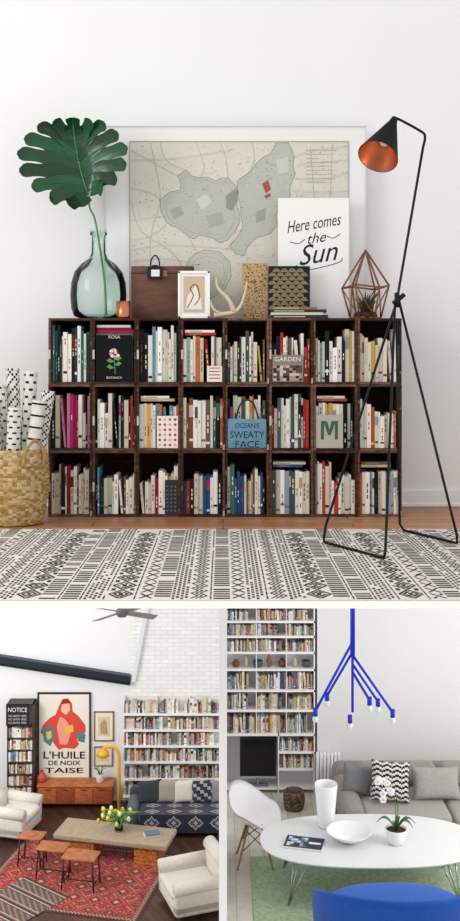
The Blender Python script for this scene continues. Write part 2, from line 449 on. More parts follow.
# framed map
y = 6.825
b = MB('satin'); x0, x1, z1 = X(104, y), X(366, y), Z(126, y)
b.box(x0, x1, y, y+.012, TOP, z1, C('#eaeae9'))
for a in ((x0, x0+.006, TOP, z1), (x1-.006, x1, TOP, z1), (x0, x1, z1-.006, z1), (x0, x1, TOP, TOP+.006)):
    b.box(a[0], a[1], y-.010, y, a[2], a[3], C('#d6d6d4'))
b.m = 'paper'; mx0, mx1, mz1 = X(130, y), X(348, y), Z(142, y)
b.box(mx0, mx1, y-.003, y, TOP+.02, mz1, C('#d6d2c6'))
b.m = 'satin'
for a in ((mx0-.005, mx0, TOP+.02, mz1), (mx1, mx1+.005, TOP+.02, mz1), (mx0-.005, mx1+.005, mz1, mz1+.005)):
    b.box(a[0], a[1], y-.008, y, a[2], a[3], C('#aaa69c'))
b.m = 'paper'
def pp(l): return [(X(a, y), Z(bb, y)) for a, bb in l]
def inside(px, py, P):
    r = False; j = len(P)-1
    for i in range(len(P)):
        if (P[i][1] > py) != (P[j][1] > py) and px < (P[j][0]-P[i][0])*(py-P[i][1])/(P[j][1]-P[i][1])+P[i][0]: r = not r
        j = i
    return r
P1 = [(160,200),(165,196),(170,192),(180,190),(181,184),(178,176),(186,170),(192,176),(200,178),(208,177),(215,181),(222,178),(228,178),(236,186),(238,192),(236,200),(238,208),(240,216),(240,222),(236,230),(228,240),(220,243),(212,238),(200,235),(194,239),(188,236),(178,228),(172,226),(166,222),(164,217),(161,212)]
P2 = [(237,192),(238,180),(250,172),(256,164),(262,158),(270,154),(274,148),(276,143),(288,143),(292,150),(294,158),(293,166),(295,175),(290,186),(290,198),(280,205),(276,215),(277,225),(270,234),(256,238),(248,246),(244,256),(236,254),(230,246),(238,236),(243,226),(241,214),(240,204)]
P3 = [(180,285),(184,270),(190,258),(196,253),(205,250),(220,252),(230,262),(231,276),(224,290),(212,298),(190,298)]
for P, h in ((P1, '#b9bdb0'), (P2, '#b9bdb0'), (P3, '#c5c6ba')):
    pts = pp(P); b.wpoly(pts, y-.0036, C(h))
    for i in range(len(pts)):
        a, c_ = pts[i], pts[(i+1) % len(pts)]
        b.tube([(a[0], y-.004, a[1]), (c_[0], y-.004, c_[1])], .0014, C('#858a7e'), n=4)
    cxp = sum(p[0] for p in P)/len(P); cyp = sum(p[1] for p in P)/len(P)
    for sc_ in (.88, .74, .5):
        if P is P2: continue
        L_ = [(X(cxp+(p[0]-cxp)*sc_+R.uniform(-1.5, 1.5), y), y-.0038, Z(cyp+(p[1]-cyp)*sc_+R.uniform(-1.5, 1.5), y)) for p in P]
        b.tube(L_+[L_[0]], .0009, R.choice([C('#9a9f92'), C('#d8d8c8')]), n=4)
for P, h in (([(262,184),(268,180),(271,189),(266,194)], '#b0584a'), ([(264,196),(270,193),(271,196),(266,199)], '#b0584a'), ([(226,196),(236,188),(238,200),(232,211),(226,208)], '#90958c'), ([(170,210),(180,206),(184,214),(174,220)], '#a5a99e'), ([(256,212),(266,208),(265,220),(256,223)], '#a0a498'), ([(196,200),(206,194),(212,202),(202,210)], '#cdcfc2'), ([(276,160),(288,157),(289,172),(278,174)], '#c9cabd'), ([(206,216),(222,212),(224,224),(210,228)], '#a9ada0')):
    b.wpoly(pp(P), y-.0045, C(h))
for P in ([(130,188),(150,192),(160,200)], [(236,186),(246,176),(254,160),(252,142)], [(292,158),(312,150),(348,146)], [(294,178),(320,180),(348,172)], [(131,240),(150,236),(166,224)], [(131,262),(160,258),(190,262)], [(150,142),(156,170),(160,200),(150,240),(152,300)], [(196,142),(204,165),(200,178)], [(188,236),(196,250)], [(238,230),(226,250)], [(131,160),(176,158),(230,150)], [(220,142),(226,160),(228,178)], [(131,200),(140,230),(170,250),(185,270)], [(131,150),(160,166),(178,176)], [(296,165),(320,162),(348,160)], [(240,250),(200,246),(160,245),(131,250)], [(292,190),(330,192),(348,190)], [(131,220),(164,216)], [(310,146),(314,198)], [(332,143),(330,198)], [(160,142),(166,160),(186,170)]):
    for dd in (0, 1.4): b.tube(smooth([(X(a+dd*.4, y), y-.0035, Z(bb+dd, y)) for a, bb in P], 3), .0008, C('#b0ab9c'), n=4)
for _ in range(1100):
    a, bb = R.uniform(133, 345), R.uniform(145, 300)
    w, h = R.uniform(.5, 2.4), R.uniform(.4, 1)
    if R.random() < .3: w, h = h, w
    ins = inside(a, bb, P1) or inside(a, bb, P2) or inside(a, bb, P3)
    b.wpoly(pp([(a, bb), (a+w, bb), (a+w, bb+h), (a, bb+h)]), y-.0041, R.choice([C('#a3a899'), C('#ccd0c2'), C('#9a9f92')] if ins else [C('#c0bbac'), C('#c9c4b5'), C('#b0ac9d')]))
for j in range(9): b.wpoly(pp([(306, 150+j*4), (312+R.uniform(4, 30), 150+j*4), (312+R.uniform(4, 30), 150.9+j*4), (306, 150.9+j*4)]), y-.0042, C('#b4afa1'))
b.obj('framed_map')

# sun print
y = 6.72
b = MB('paper'); x0, x1, z1 = X(278, y), X(349, y), Z(198, y)
b.box(x0, x1, y, y+.01, TOP, z1, C('#f5f4f1'))
cx = (x0+x1)/2; K = C('#2a2a2c')
b.push(rot_at((cx, y, z1-.2), 'Y', -9))
b.text('Here comes', cx, y-.001, Z(229, y), .115, K, shear=.45, width=.37)
b.text('the', cx, y-.001, Z(243, y), .10, K, shear=.45)
b.text('Sun', cx-.01, y-.001, Z(263, y), .19, K, shear=.45, width=.27)
b.tube(smooth([(cx-.17, y-.001, Z(238, y)), (cx-.12, y-.001, Z(241, y)), (cx-.07, y-.001, Z(238, y))]), .0025, K, n=4)
b.tube(smooth([(cx+.08, y-.001, Z(238, y)), (cx+.12, y-.001, Z(241, y)), (cx+.17, y-.001, Z(238, y))]), .0025, K, n=4)
b.tube(smooth([(cx-.15, y-.001, Z(262, y)), (cx-.17, y-.001, Z(267, y)), (cx-.05, y-.001, Z(268.5, y)), (cx+.13, y-.001, Z(266, y)), (cx+.16, y-.001, Z(262, y))]), .0025, K, n=4)
b.pop(); b.obj('typographic_print')

# glass vase + leaf
y = 6.62; vx = X(98.5, y)
pr = [(0, .004), (.12, .004), (.16, .02), (.180, .07), (.186, .16), (.18, .24), (.16, .31), (.115, .365), (.063, .40), (.045, .44), (.043, .53), (.048, .575), (.06, .59)]
b = MB('glass')
b.lathe(pr, (vx, y, TOP), C('#cfe9e2'), n=48)
b.lathe([(.045, .55), (.056, .56), (.056, .572), (.048, .58)], (vx, y, TOP), C('#cfe9e2'), n=32)
b.lathe([(.0, .012), (.11, .012), (.15, .026)], (vx, y, TOP), C('#cfe9e2'), n=40)
b.obj('glass_demijohn_vase')
b = MB('leaf')
m0, m1 = (89, 196), (76, 128)
b.tube(smooth([(vx+.05, y+.01, TOP+.03), (vx+.04, y, TOP+.25), (vx+.005, y, TOP+.5), (X(95, y), y, TOP+.66), (X(90, y), y-.01, Z(208, y)), (X(m0[0], y), y-.02, Z(m0[1], y))]), .0075, C('#4c8a4e'), r2=.006)
def mid(t): return (m0[0]+(m1[0]-m0[0])*t-3*math.sin(t*3), m0[1]+(m1[1]-m0[1])*t)
# (tip col, tip row, root t, side, half width)
fing = [(58,126,.76,1,7.0),(42,131,.64,1,7.5),(29,143,.5,1,8),(22,158,.36,1,8),(24,175,.24,1,8),(36,191,.13,1,8),(54,204,.05,1,8.5),(72,209,0,1,8),
        (94,126,.76,-1,7),(108,129,.64,-1,7.5),(121,139,.5,-1,8),(130,153,.36,-1,8),(129,169,.24,-1,8),(120,184,.13,-1,8),(106,195,.05,-1,8),(76,124,.8,0,8)]
gr = [C('#164a2b'), C('#103c22'), C('#1c5633')]
for k, (tx, tz, rt, sg, W_) in enumerate(fing):
    rx, rz = mid(rt); n = 18; dx, dz = tx-rx, tz-rz; L = math.hypot(dx, dz); ux, uz = dx/L, dz/L; px, pz = -uz, ux
    vs = []; fs = []; col = gr[k % 3]
    for i in range(n+1):
        u = i/n; bend = 4.0*sg*math.sin(math.pi*u)*(1 if .04 < rt < .75 else 0)
        cx_, cz_ = rx+dx*u+px*bend, rz+dz*u+pz*bend
        base_w = W_*(.8+.2*min(1, u*3))
        if u > .5: base_w *= 1-.22*math.sin(math.pi*min(1, (u-.5)/.42))      # pinched where the splits open
        tipf = 1 if u < .84 else max(.03, 1-((u-.84)/.16)**2)**.5
        hw = base_w*tipf
        yy = y-.03-.12*u*u-.0012*k
        for s_, o_ in ((-1, -.010), (0, 0), (1, -.010)):
            vs.append((X(cx_+px*hw*s_, y), yy+o_*(1 if u > .3 else .3), Z(cz_+pz*hw*s_, y)))
    for i in range(n):
        for j in range(2): fs.append((i*3+j, i*3+j+1, (i+1)*3+j+1, (i+1)*3+j))
    b.add(vs, fs, col, True)
    b.tube([Vector(vs[i*3+1])+Vector((0, -.004, 0)) for i in range(0, n-1, 2)], .0018, C('#3f7a4a'), n=4, r2=.0008)
b.tube([(X(mid(t)[0], y), y-.05-.07*t*t, Z(mid(t)[1], y)) for t in [i/8 for i in range(9)]], .0045, C('#4f8f58'), r2=.002)
b.obj('monstera_leaf')

y = 6.51
b = MB('metal'); b.lathe([(0, 0), (.044, 0), (.047, .01), (.048, .11), (.045, .11), (.043, .012), (0, .012)], (X(123.5, y), y, TOP), C('#c8805a')); b.obj('copper_cup')
y = 6.64; b = MB('wood'); x0, x1, z1 = X(131, y), X(194, y), Z(266, y)
b.bbox(x0, x1, y, y+.07, TOP, z1, C('#6b4332'), .006); b.bbox(x0-.003, x1+.003, y-.003, y+.073, z1-.05, z1-.044, C('#2e1a12'), .002)
b.m = 'metal'; b.box(x0+.19, x0+.24, y-.006, y, z1-.07, z1-.03, C('#8a7550')); b.obj('wooden_box')
y = 6.60; b = MB('blackmetal'); cx = X(155, y); zb = Z(278, y)
b.box(cx-.05, cx+.05, y, y+.035, zb, zb+.075, C('#1b1b1d')); b.tube(smooth([(cx-.03, y+.01, zb+.07), (cx-.025, y+.01, zb+.12), (cx, y+.01, zb+.15), (cx+.025, y+.01, zb+.12), (cx+.03, y+.01, zb+.07)]), .005, C('#1b1b1d'))
b.lathe([(0, 0), (.02, 0), (.02, .01), (0, .01)], (cx, y+.01, zb+.075), C('#222222'))
b.m = 'paper'; b.box(cx-.025, cx+.03, y-.003, y-.001, zb+.01, zb+.055, C('#dfe6ea')); b.obj('bulldog_clip')
y = 6.54; b = MB('satin'); x0, x1, z1 = X(178, y), X(210, y), Z(271, y)
b.box(x0, x1, y, y+.02, TOP, z1, C('#f3f1ec'))
for a in ((x0, x0+.018, TOP, z1), (x1-.018, x1, TOP, z1), (x0, x1, z1-.018, z1), (x0, x1, TOP, TOP+.018)): b.bbox(a[0], a[1], y-.01, y, a[2], a[3], C('#f7f5f1'), .003)
b.m = 'paper'; b.box(x0+.035, x1-.035, y-.002, y, TOP+.04, z1-.035, C('#cfb89c'))
b.wpoly([(x0+.05, TOP+.06), (x1-.05, TOP+.06), (x1-.06, TOP+.13), ((x0+x1)/2+.01, z1-.09), (x0+.06, TOP+.14)], y-.003, C('#efe6da'))
b.tube(smooth([(x0+.06, y-.003, TOP+.07), (x0+.1, y-.003, TOP+.15), (x0+.08, y-.003, TOP+.2), (x0+.12, y-.003, TOP+.22), (x0+.14, y-.003, TOP+.14), (x0+.11, y-.003, TOP+.09)]), .003, C('#6b4a3a'), n=4)
b.obj('small_picture_frame')
y = 6.56; b = MB('satin'); ac = C('#d9c8a8')
pts = smooth([(X(214, y), y, TOP+.021), (X(224, y), y, TOP+.03), (X(236, y), y, TOP+.05), (X(243, y), y, TOP+.12), (X(247, y), y-.02, TOP+.24)])
b.tube(pts, .021, ac, r2=.006, n=10); b.tube(smooth([(X(234, y), y, TOP+.05), (X(228, y), y-.01, TOP+.13), (X(218, y), y-.01, TOP+.2), (X(216, y), y, TOP+.27)]), .018, ac, r2=.004, n=10)
b.tube(smooth([(X(222, y), y, TOP+.03), (X(214, y), y-.02, TOP+.06), (X(210, y), y-.02, TOP+.12)]), .013, ac, r2=.004, n=10)
b.obj('deer_antler')
y = 6.62; b = MB('paper'); x0, x1, z1 = X(242, y), X(268, y), Z(263, y)
b.bbox(x0, x1, y, y+.03, TOP, z1, C('#b79b72'), .004)
for _ in range(260):
    a, c_ = R.uniform(x0+.006, x1-.012), R.uniform(TOP+.008, z1-.012); b.box(a, a+.006, y-.001, y, c_, c_+.006, C('#4a3524'))
b.obj('dotted_notebook')
y = 6.60; b = MB('paper'); x0, x1, z1 = X(268.5, y), X(310, y), Z(266, y)
b.bbox(x0, x1, y, y+.035, TOP, z1, C('#24272c'), .004)
row = 0; zz = TOP+.012
while zz < z1-.03:
    xa = x0+.026+(row % 2)*.026
    while xa < x1-.025:
        for rr in (.024, .016, .008):
            n = 7; o_ = [(xa+rr*math.cos(math.pi*i/n), zz+rr*math.sin(math.pi*i/n)) for i in range(n+1)]
            i_ = [(xa+(rr-.003)*math.cos(math.pi*i/n), zz+(rr-.003)*math.sin(math.pi*i/n)) for i in range(n, -1, -1)]
            for i in range(n): b.wpoly([o_[i], o_[i+1], i_[n-i-1], i_[n-i]], y-.001, C('#c9b48a'))
        xa += .052
    zz += .027; row += 1
b.obj('patterned_folder')
y = 6.49; b = MB('paper'); z = TOP
for h, w, t_ in (('#2e3b44', .37, .022), ('#d8cdb4', .34, .016), ('#3a3a3a', .36, .02), ('#8a7550', .3, .016)):
    x0 = X(271, y); b.box(x0, x0+w, y, y+.08, z, z+t_, C(h)); b.box(x0+.02, x0+w*.6, y-.001, y, z+t_*.35, z+t_*.6, C('#cfc6ae')); z += t_
b.obj('stacked_books')
y = 6.59; cx = X(365.5, y); b = MB('wood'); cc = C('#8a5434')
apex = (cx, y, Z(250, y)); midp = [(cx+.155*math.cos(a), y+.11*math.sin(a), Z(287, y)+.01*math.cos(3*a)) for a in [i*math.pi/3 for i in range(6)]]
bot = [(cx+.1*math.cos(a), y+.08*math.sin(a), TOP+.006) for a in [i*math.pi/3 for i in range(6)]]
for i in range(6):
    j = (i+1) % 6
    b.tube([apex, midp[i]], .0065, cc, n=6); b.tube([midp[i], midp[j]], .0065, cc, n=6); b.tube([midp[i], bot[i]], .0065, cc, n=6); b.tube([bot[i], bot[j]], .0065, cc, n=6); b.tube([midp[i], bot[j]], .004, cc, n=6)
b.m = 'matte'; b.lathe([(0, .05), (.07, .045), (.08, .02), (.078, .004), (0, .004)], (cx, y, TOP), C('#3a2c22'), n=12)
b.m = 'leaf'
for k in range(44):
    a = R.uniform(0, 6.28); r_ = R.uniform(.02, .10); h = R.uniform(.07, .15)
    b.tube([(cx+.02*math.cos(a), y+.02*math.sin(a), TOP+.04), (cx+r_*.7*math.cos(a), y+r_*.5*math.sin(a), TOP+.04+h*.7), (cx+r_*math.cos(a), y+r_*.7*math.sin(a), TOP+.03+h)], .009, R.choice([C('#38402c'), C('#4c5238'), C('#5a4434')]), n=5, r2=.001)
b.obj('geometric_terrarium')

# basket
y = 6.2; bx = -1.29; b = MB('straw'); prof = []
n = 34; H = .46
for i in range(n+1):
    u = i/n; r_ = .17+.04*math.sin(u*math.pi*.8)
    prof.append((r_+(.005 if i % 2 else -.002), .004+u*H))
prof = [(0, .004)]+prof+[(.17, H), (.155, .1), (0, .08)]
b.lathe(prof, (bx, y, 0), lambda i: R.choice([C('#c9ac7c'), C('#b8965f'), C('#d6bd90'), C('#a8854f')]), n=48, ripple=.012, rn=24)
b.tube(smooth([(bx+.19, y-.09, H-.1), (bx+.2, y-.1, H-.01), (bx+.15, y-.13, H+.06), (bx+.1, y-.17, H), (bx+.09, y-.2, H-.09)]), .011, C('#b8965f'))
b.obj('seagrass_basket')
b = MB('fabric')
for k, (dx, dy, tx, ty, zt, pat) in enumerate(((-.07, 0, -.10, .0, .86, 0), (.0, .06, -.03, .07, .96, 1), (.07, -.06, .16, -.05, .76, 2), (.04, .08, .08, .1, .94, 0), (-.09, -.05, -.12, -.07, .76, 1), (.09, .04, .20, .05, .82, 1), (-.01, -.08, .02, -.1, .72, 0))):
    A = Vector((bx+dx, y+dy, .09)); B_ = Vector((bx+tx, y+ty, zt)); n = 56
    pts = [A.lerp(B_, i/n) for i in range(n+1)]
    wh = C('#ebe8e2'); bk_ = C('#1f1f22')
    def fn(q_, pat=pat):
        j, i = q_ % 20, q_//20
        if pat == 0: return bk_ if (i % 3 == 0 and (j+(i//3) % 2*2) % 4 < 2) else wh
        if pat == 1: return bk_ if (i+j) % 4 == 0 or (i-j) % 4 == 0 and R.random() < .5 else wh
        return bk_ if i % 6 == 0 else wh
    b.tube(pts, .042, fn, n=20, smooth=True)
b.obj('patterned_textile_rolls')

# floor lamp
b = MB('blackmetal'); K = C('#0b0b0d'); rr = .0072
def f3(c, r): yy = EYE*1000/(r-370); return (X(c, yy), yy, rr+.009)
A = f3(324, 545); B_ = f3(384, 561); Cc = f3(457, 546); D = f3(404, 533)
hub = Vector((X(397, 5.42), 5.42, Z(300, 5.42)))
bend = Vector((X(425, 5.35), 5.35, Z(136, 5.35))); piv = Vector((X(393, 5.35), 5.35, Z(118, 5.35)))
b.tube(smooth([piv, piv+Vector((.03, 0, -.006)), bend+Vector((-.03, 0, .03)), bend, bend+(hub-bend).normalized()*.06], 4)+[hub, Vector(A)+Vector((.01, 0, .09)), Vector(A)+Vector((0, 0, .03)), A, Vector(A).lerp(Vector(B_), .1), B_, Vector(B_)+Vector((.01, .02, .03)), hub+Vector((-.01, 0, 0))], rr, K)
b.tube([hub+Vector((.01, 0, 0)), Vector(Cc)+Vector((0, 0, .04)), Cc, Vector(Cc).lerp(Vector(D), .1), D, Vector(D)+Vector((-.03, -.03, .04)), hub+Vector((0, .02, -.1))], rr, K)
b.tube([hub+Vector((-.02, 0, -.02)), hub+Vector((.04, 0, .03))], .013, K)
b.tube([hub+Vector((.0, 0, -.04)), hub+Vector((.0, 0, .04))], .014, K)
sa = Vector((X(394, 5.3), 5.3, Z(120, 5.3))); sc = Vector((X(377, 5.2), 5.16, Z(158, 5.2))); d = (sc-sa); Ls = d.length
Mx = Matrix.Translation(sa) @ d.to_track_quat('Z', 'Y').to_matrix().to_4x4()
b.m = 'matte'
b.push(Mx); b.lathe([(.0, -.01), (.018, -.01), (.022, .02), (.105, Ls), (.107, Ls+.004)], (0, 0, 0), K, n=36)
b.m = 'metal'; b.lathe([(.104, Ls+.003), (.02, .024), (0, .022)], (0, 0, 0), C('#e0a080'), n=36)
b.m = 'matte'; b.blob((0, 0, Ls*.55), (.03, .03, .04), C('#f2e6d8'), e=1)
b.pop(); b.obj('floor_lamp')

# ================================================================= LOUNGE (lower left)
ZL = -7.35; KL = EYE-ZL; YB = 19.3
xc = X(130, YB)
b = MB('plaster'); b.box(-6, xc, YB, YB+.15, ZL, -2.4, C('#ececec')); b.obj('wall_back.001')
b = MB('brick_white'); b.box(xc, .6, YB-.02, YB+.15, ZL, -2.4, C('#eeeeee')); b.obj('wall_brick')
b = MB('floor_dark'); b.box(-6, .3, 13.2, YB+.15, ZL-.1, ZL, C('#4a3026')); b.obj('floor.001')
b = MB('satin'); b.box(-6, xc, YB-.02, YB, ZL, ZL+.12, C('#eeeeee')); b.obj('baseboard_back.001')
def slant(mb, p0, p1, h, y0, y1, col):
    (xa, za), (xb, zb) = p0, p1
    v = [(xa, y0, za), (xb, y0, zb), (xb, y0, zb+h), (xa, y0, za+h), (xa, y1, za), (xb, y1, zb), (xb, y1, zb+h), (xa, y1, za+h)]
    mb.add(v, [(0,1,2,3),(7,6,5,4),(0,4,5,1),(1,5,6,2),(2,6,7,3),(3,7,4,0)], col)
b = MB('satin'); y = YB-.12
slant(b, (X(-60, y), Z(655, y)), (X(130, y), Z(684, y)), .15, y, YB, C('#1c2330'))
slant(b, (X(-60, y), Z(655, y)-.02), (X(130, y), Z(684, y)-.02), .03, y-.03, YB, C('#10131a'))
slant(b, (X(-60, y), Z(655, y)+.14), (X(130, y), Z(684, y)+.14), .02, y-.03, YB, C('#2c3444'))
b.obj('ceiling_beam')
b = MB('satin'); y = YB-.1
p0 = (X(131, y), Z(682, y)); p1 = (X(148, y), Z(590, y))
b.add([(p0[0], y, p0[1]), (p0[0]+.08, y, p0[1]), (p1[0]+.08, y, p1[1]), (p1[0], y, p1[1]), (p0[0], YB-.02, p0[1]), (p0[0]+.08, YB-.02, p0[1]), (p1[0]+.08, YB-.02, p1[1]), (p1[0], YB-.02, p1[1])], [(0,1,2,3),(0,4,5,1),(1,5,6,2),(2,6,7,3),(3,7,4,0)], C('#dcdee2'))
b.obj('trim_2')
b = MB('satin'); b.box(-1.85, -1.7, 16.4, YB-.02, -2.62, -2.45, C('#eeeeee')); b.obj('trim_3')
y = 17.0; fx = X(122, y); fz = Z(612, y); b = MB('satin')
b.tube([(fx, y, fz), (fx, y, -2.62)], .02, C('#55524e')); b.lathe([(0, -.09), (.07, -.08), (.11, -.03), (.1, .04), (.04, .08), (0, .08)], (fx, y, fz), C('#6b6660'), n=20)
for k in range(4):
    a = math.radians(-32+k*90); b.push(Matrix.Translation((fx, y, fz)) @ Matrix.Rotation(a, 4, 'Z') @ Matrix.Rotation(math.radians(14), 4, 'X'))
    b.bbox(.1, .70, -.075, .075, -.008, .008, C('#6f665e'), .006); b.pop()
b.obj('ceiling_fan')

ys = 19.02; x0, x1 = X(123, ys), -.02; YP = YB-.021
b = MB('satin'); bk = MB('paper')
rows_ = [714, 730, 746, 762, 779, 796]
for i, r_ in enumerate(rows_):
    z = Z(r_, ys); b.box(x0, x1, ys, YP, z-.032, z, C('#f4f4f4'))
    xa = x0+.02
    while xa < x1-.05:
        xb = min(x1, xa+R.uniform(.35, .7)); books(bk, xa, xb, ys+.04, z+.001, .14, .235, .02, .05, .16, .4, BL2, gap=R.choice((0, .03, .1))); xa = xb+.005
for xa in (x0, x0+.62, x0+1.25, x1-.02): b.box(xa, xa+.02, ys+.2, YP, ZL, Z(700, ys), C('#e6e6e6'))
b.obj('floating_bookshelf'); bk.obj('books.001')

ys = 18.95; x0, x1 = X(7, ys), X(33.5, ys); b = MB('blackmetal'); bk = MB('paper')
for xa in (x0, x1-.02): b.box(xa, xa+.02, ys, YB-.03, ZL, Z(704, ys), C('#4a3a30'))
for r_ in (738, 750, 762, 774, 786, 798):
    z = Z(r_, ys); b.box(x0, x1, ys, YB-.03, z-.018, z, C('#4a3a30')); books(bk, x0+.025, x1-.03, ys+.01, z+.001, .15, .19, .02, .05, .16, .5, BL2)
z = Z(704, ys); b.box(x0, x1, ys, YB-.03, z-.018, z, C('#4a3a30'))
b.obj('narrow_bookshelf'); bk.obj('books.002')
b = MB('paper'); y = ys-.02; x0, x1 = X(6, y), X(29, y); b.box(x0, x1, y, y+.015, Z(726, y), Z(704, y), C('#2b2b2b'))
b.text('NOTICE', (x0+x1)/2, y-.002, Z(712, y), .12, C('#e8e4dc'), width=.36)
for k in range(3): b.text('NO ENTRY HERE', (x0+x1)/2, y-.002, Z(717+k*3.4, y), .055, C('#cfcabf'), width=.34)
b.obj('notice_sign')

def frame(name, c0, c1, r0, r1, y, fc, pc, art, bw=.03):
    mb = MB('satin'); x0, x1, z0, z1 = X(c0, y), X(c1, y), Z(r1, y), Z(r0, y)
    for a in ((x0, x0+bw, z0, z1), (x1-bw, x1, z0, z1), (x0, x1, z1-bw, z1), (x0, x1, z0, z0+bw)): mb.bbox(a[0], a[1], y-.03, y, a[2], a[3], fc, .006)
    mb.m = 'paper'; mb.box(x0, x1, y-.012, y, z0, z1, pc); art(mb, x0, x1, z0, z1, y-.014); mb.obj(name)
def poster(mb, x0, x1, z0, z1, y):
    def p(l, h, k=0): mb.wpoly([(x0+(x1-x0)*a, z0+(z1-z0)*c_) for a, c_ in l], y-k*.001, C(h))
    p([(.08,.06),(.92,.06),(.92,.95),(.08,.95)], '#ece5d6')
    p([(.06,.54),(.10,.62),(.22,.70),(.34,.74),(.40,.84),(.47,.92),(.57,.93),(.65,.87),(.66,.78),(.78,.72),(.9,.62),(.9,.54),(.8,.5),(.74,.46),(.78,.40),(.7,.35),(.5,.36),(.40,.34),(.32,.40),(.26,.46),(.14,.48)], '#dc4f42', 1)
    p([(.36,.6),(.42,.72),(.5,.7),(.58,.64),(.62,.52),(.56,.40),(.42,.40)], '#f2a08a', 2)
    p([(.44,.78),(.46,.86),(.53,.89),(.6,.86),(.61,.79),(.53,.74)], '#ecc0a2', 3)
    p([(.44,.86),(.47,.92),(.57,.93),(.62,.88),(.55,.87)], '#a8302a', 4)
    p([(.5,.6),(.66,.63),(.68,.55),(.52,.52)], '#e6c24a', 3)
    p([(.10,.58),(.26,.62),(.34,.5),(.24,.38),(.12,.44)], '#4a8a90', 3)
    p([(.16,.54),(.26,.56),(.27,.48),(.19,.45)], '#e6c24a', 4)
    p([(.74,.54),(.9,.52),(.88,.42),(.76,.44)], '#4a8a90', 3)
    K = C('#2a2828'); w = x1-x0
    mb.text("L'HUILE", (x0+x1)/2, y-.005, z0+(z1-z0)*.24, .19, K, offset=.003, width=w*.78)
    mb.text("DE NOIX", (x0+x1)/2, y-.005, z0+(z1-z0)*.165, .12, K, offset=.002, width=w*.6)
    mb.text("TAISE", (x0+x1)/2, y-.005, z0+(z1-z0)*.075, .14, K, offset=.002, width=w*.72)
frame('framed_poster', 37.5, 91, 692, 779, YB-.02, C('#2a2420'), C('#efe9dc'), poster, .035)
def art1(mb, x0, x1, z0, z1, y):
    mb.wpoly([(x0+.08, z0+.1), (x1-.08, z0+.1), (x1-.08, z1-.1), (x0+.08, z1-.1)], y, C('#d9c7a8'))
    mb.wpoly([(x0+.13, z0+.15), (x1-.12, z0+.14), (x1-.14, z1-.2), ((x0+x1)/2, z1-.15), (x0+.12, z1-.25)], y-.001, C('#b59a72'))
frame('framed_print', 94, 114, 711, 741, YB-.005, C('#8a6a44'), C('#eee6d6'), art1, .025)
frame('framed_print', 94, 113, 746, 766, YB-.005, C('#9a7a54'), C('#e6dcc8'), art1, .025)

y0, y1 = 18.88, YB-.03; x0, x1 = X(37.5, y0), X(112, y0); zt = Z(787, y0)
b = MB('wood'); wc = C('#b05a30')
b.bbox(x0, x1, y0, y1, ZL+.1, zt, wc, .01); b.bbox(x0-.015, x1+.02, y0-.02, y1, zt, zt+.025, C('#c0703e'), .008)
for k in range(4):
    w = (x1-x0-.04)/4; xa = x0+.02+k*w; b.bbox(xa+.006, xa+w-.006, y0-.012, y0, ZL+.12, zt-.03, C('#a04e28') if k % 2 else C('#b86438'), .004)
    b.tube([(xa+w*.5-.05, y0-.02, (ZL+.13+zt)/2+.1), (xa+w*.5+.05, y0-.02, (ZL+.13+zt)/2+.1)], .008, C('#5a2c18'))
for xa in (x0+.06, x1-.06):
    for ya in (y0+.05, y1-.05): b.tube([(xa, ya, ZL+.11), (xa, ya, ZL)], .022, C('#6a3a22'), r2=.014)
b.obj('sideboard')
z = zt+.026; y = 19.05
b = MB('gloss'); b.lathe([(0, 0), (.05, 0), (.08, .04), (.09, .1), (.05, .16), (.03, .2), (.035, .22)], (X(42, y), y, z), C('#c0563a')); b.obj('ceramic_vase')
b = MB('gloss'); b.lathe([(0, 0), (.06, 0), (.07, .02), (.08, .14), (.07, .15), (0, .14)], (X(100, y), y, z), C('#cfd2cc'))
b.m = 'leaf'
for k in range(16):
    a = R.uniform(0, 6.28); b.tube([(X(100, y), y, z+.12), (X(100, y)+.06*math.cos(a), y+.06*math.sin(a), z+.25), (X(100, y)+.12*math.cos(a), y+.12*math.sin(a), z+.27)], .01, C('#4d7a3a'), n=5, r2=.002)
b.obj('potted_plant')

b = MB('satin'); y = 18.75; Yc = C('#e6ac28'); lx = X(119, y)
b.lathe([(0, 0), (.12, 0), (.12, .02), (.02, .03), (0, .03)], (lx, y, ZL), Yc)
b.tube([(lx, y, ZL+.02)]+smooth([(lx, y, Z(778, y)), (lx, y, Z(757, y)), (lx-.03, y, Z(750, y)), (X(113, y), y, Z(747, y)), (X(106, y), y, Z(747, y)), (X(103, y), y, Z(750, y))]), .03, Yc, n=12)
b.lathe([(.02, .1), (.06, .09), (.11, .03), (.12, -.03), (.115, -.03), (.05, .06), (0, .07)], (X(103, y), y, Z(754, y)), Yc)
b.obj('yellow_floor_lamp')

b = MB('fabric'); sx0, sx1, y0, y1 = -1.72, .05, 17.7, 18.6; g = C('#3f4248')
b.bbox(sx0, sx1, y0+.05, y1, ZL+.08, ZL+.27, g, .05)
b.bbox(sx0, sx1, y1-.26, y1, ZL+.08, ZL+.62, g, .09)
b.bbox(sx0, sx0+.2, y0, y1, ZL+.05, ZL+.52, C('#565a60'), .08)
for k in range(2): b.bbox(sx0+.2+k*.79, sx0+.98+k*.79, y0+.02, y1-.24, ZL+.27, ZL+.42, C('#4a4d53'), .05)
def throw(i, j):
    u = (i % 16); v = j % 12
    d_ = abs(u-8)/8+abs(v-6)/6
    return C('#b6b1a8') if .58 < d_ < .74 or d_ < .18 else (C('#2b3140') if d_ > .74 else C('#4a5364'))
b.grid((sx0+.25, y0+.005, ZL+.1), (1.46, 0, 0), (0, 0, .325), 60, 12, throw)
b.grid((sx0+.25, y0+.005, ZL+.425), (1.46, 0, 0), (0, .5, 0), 60, 24, throw)
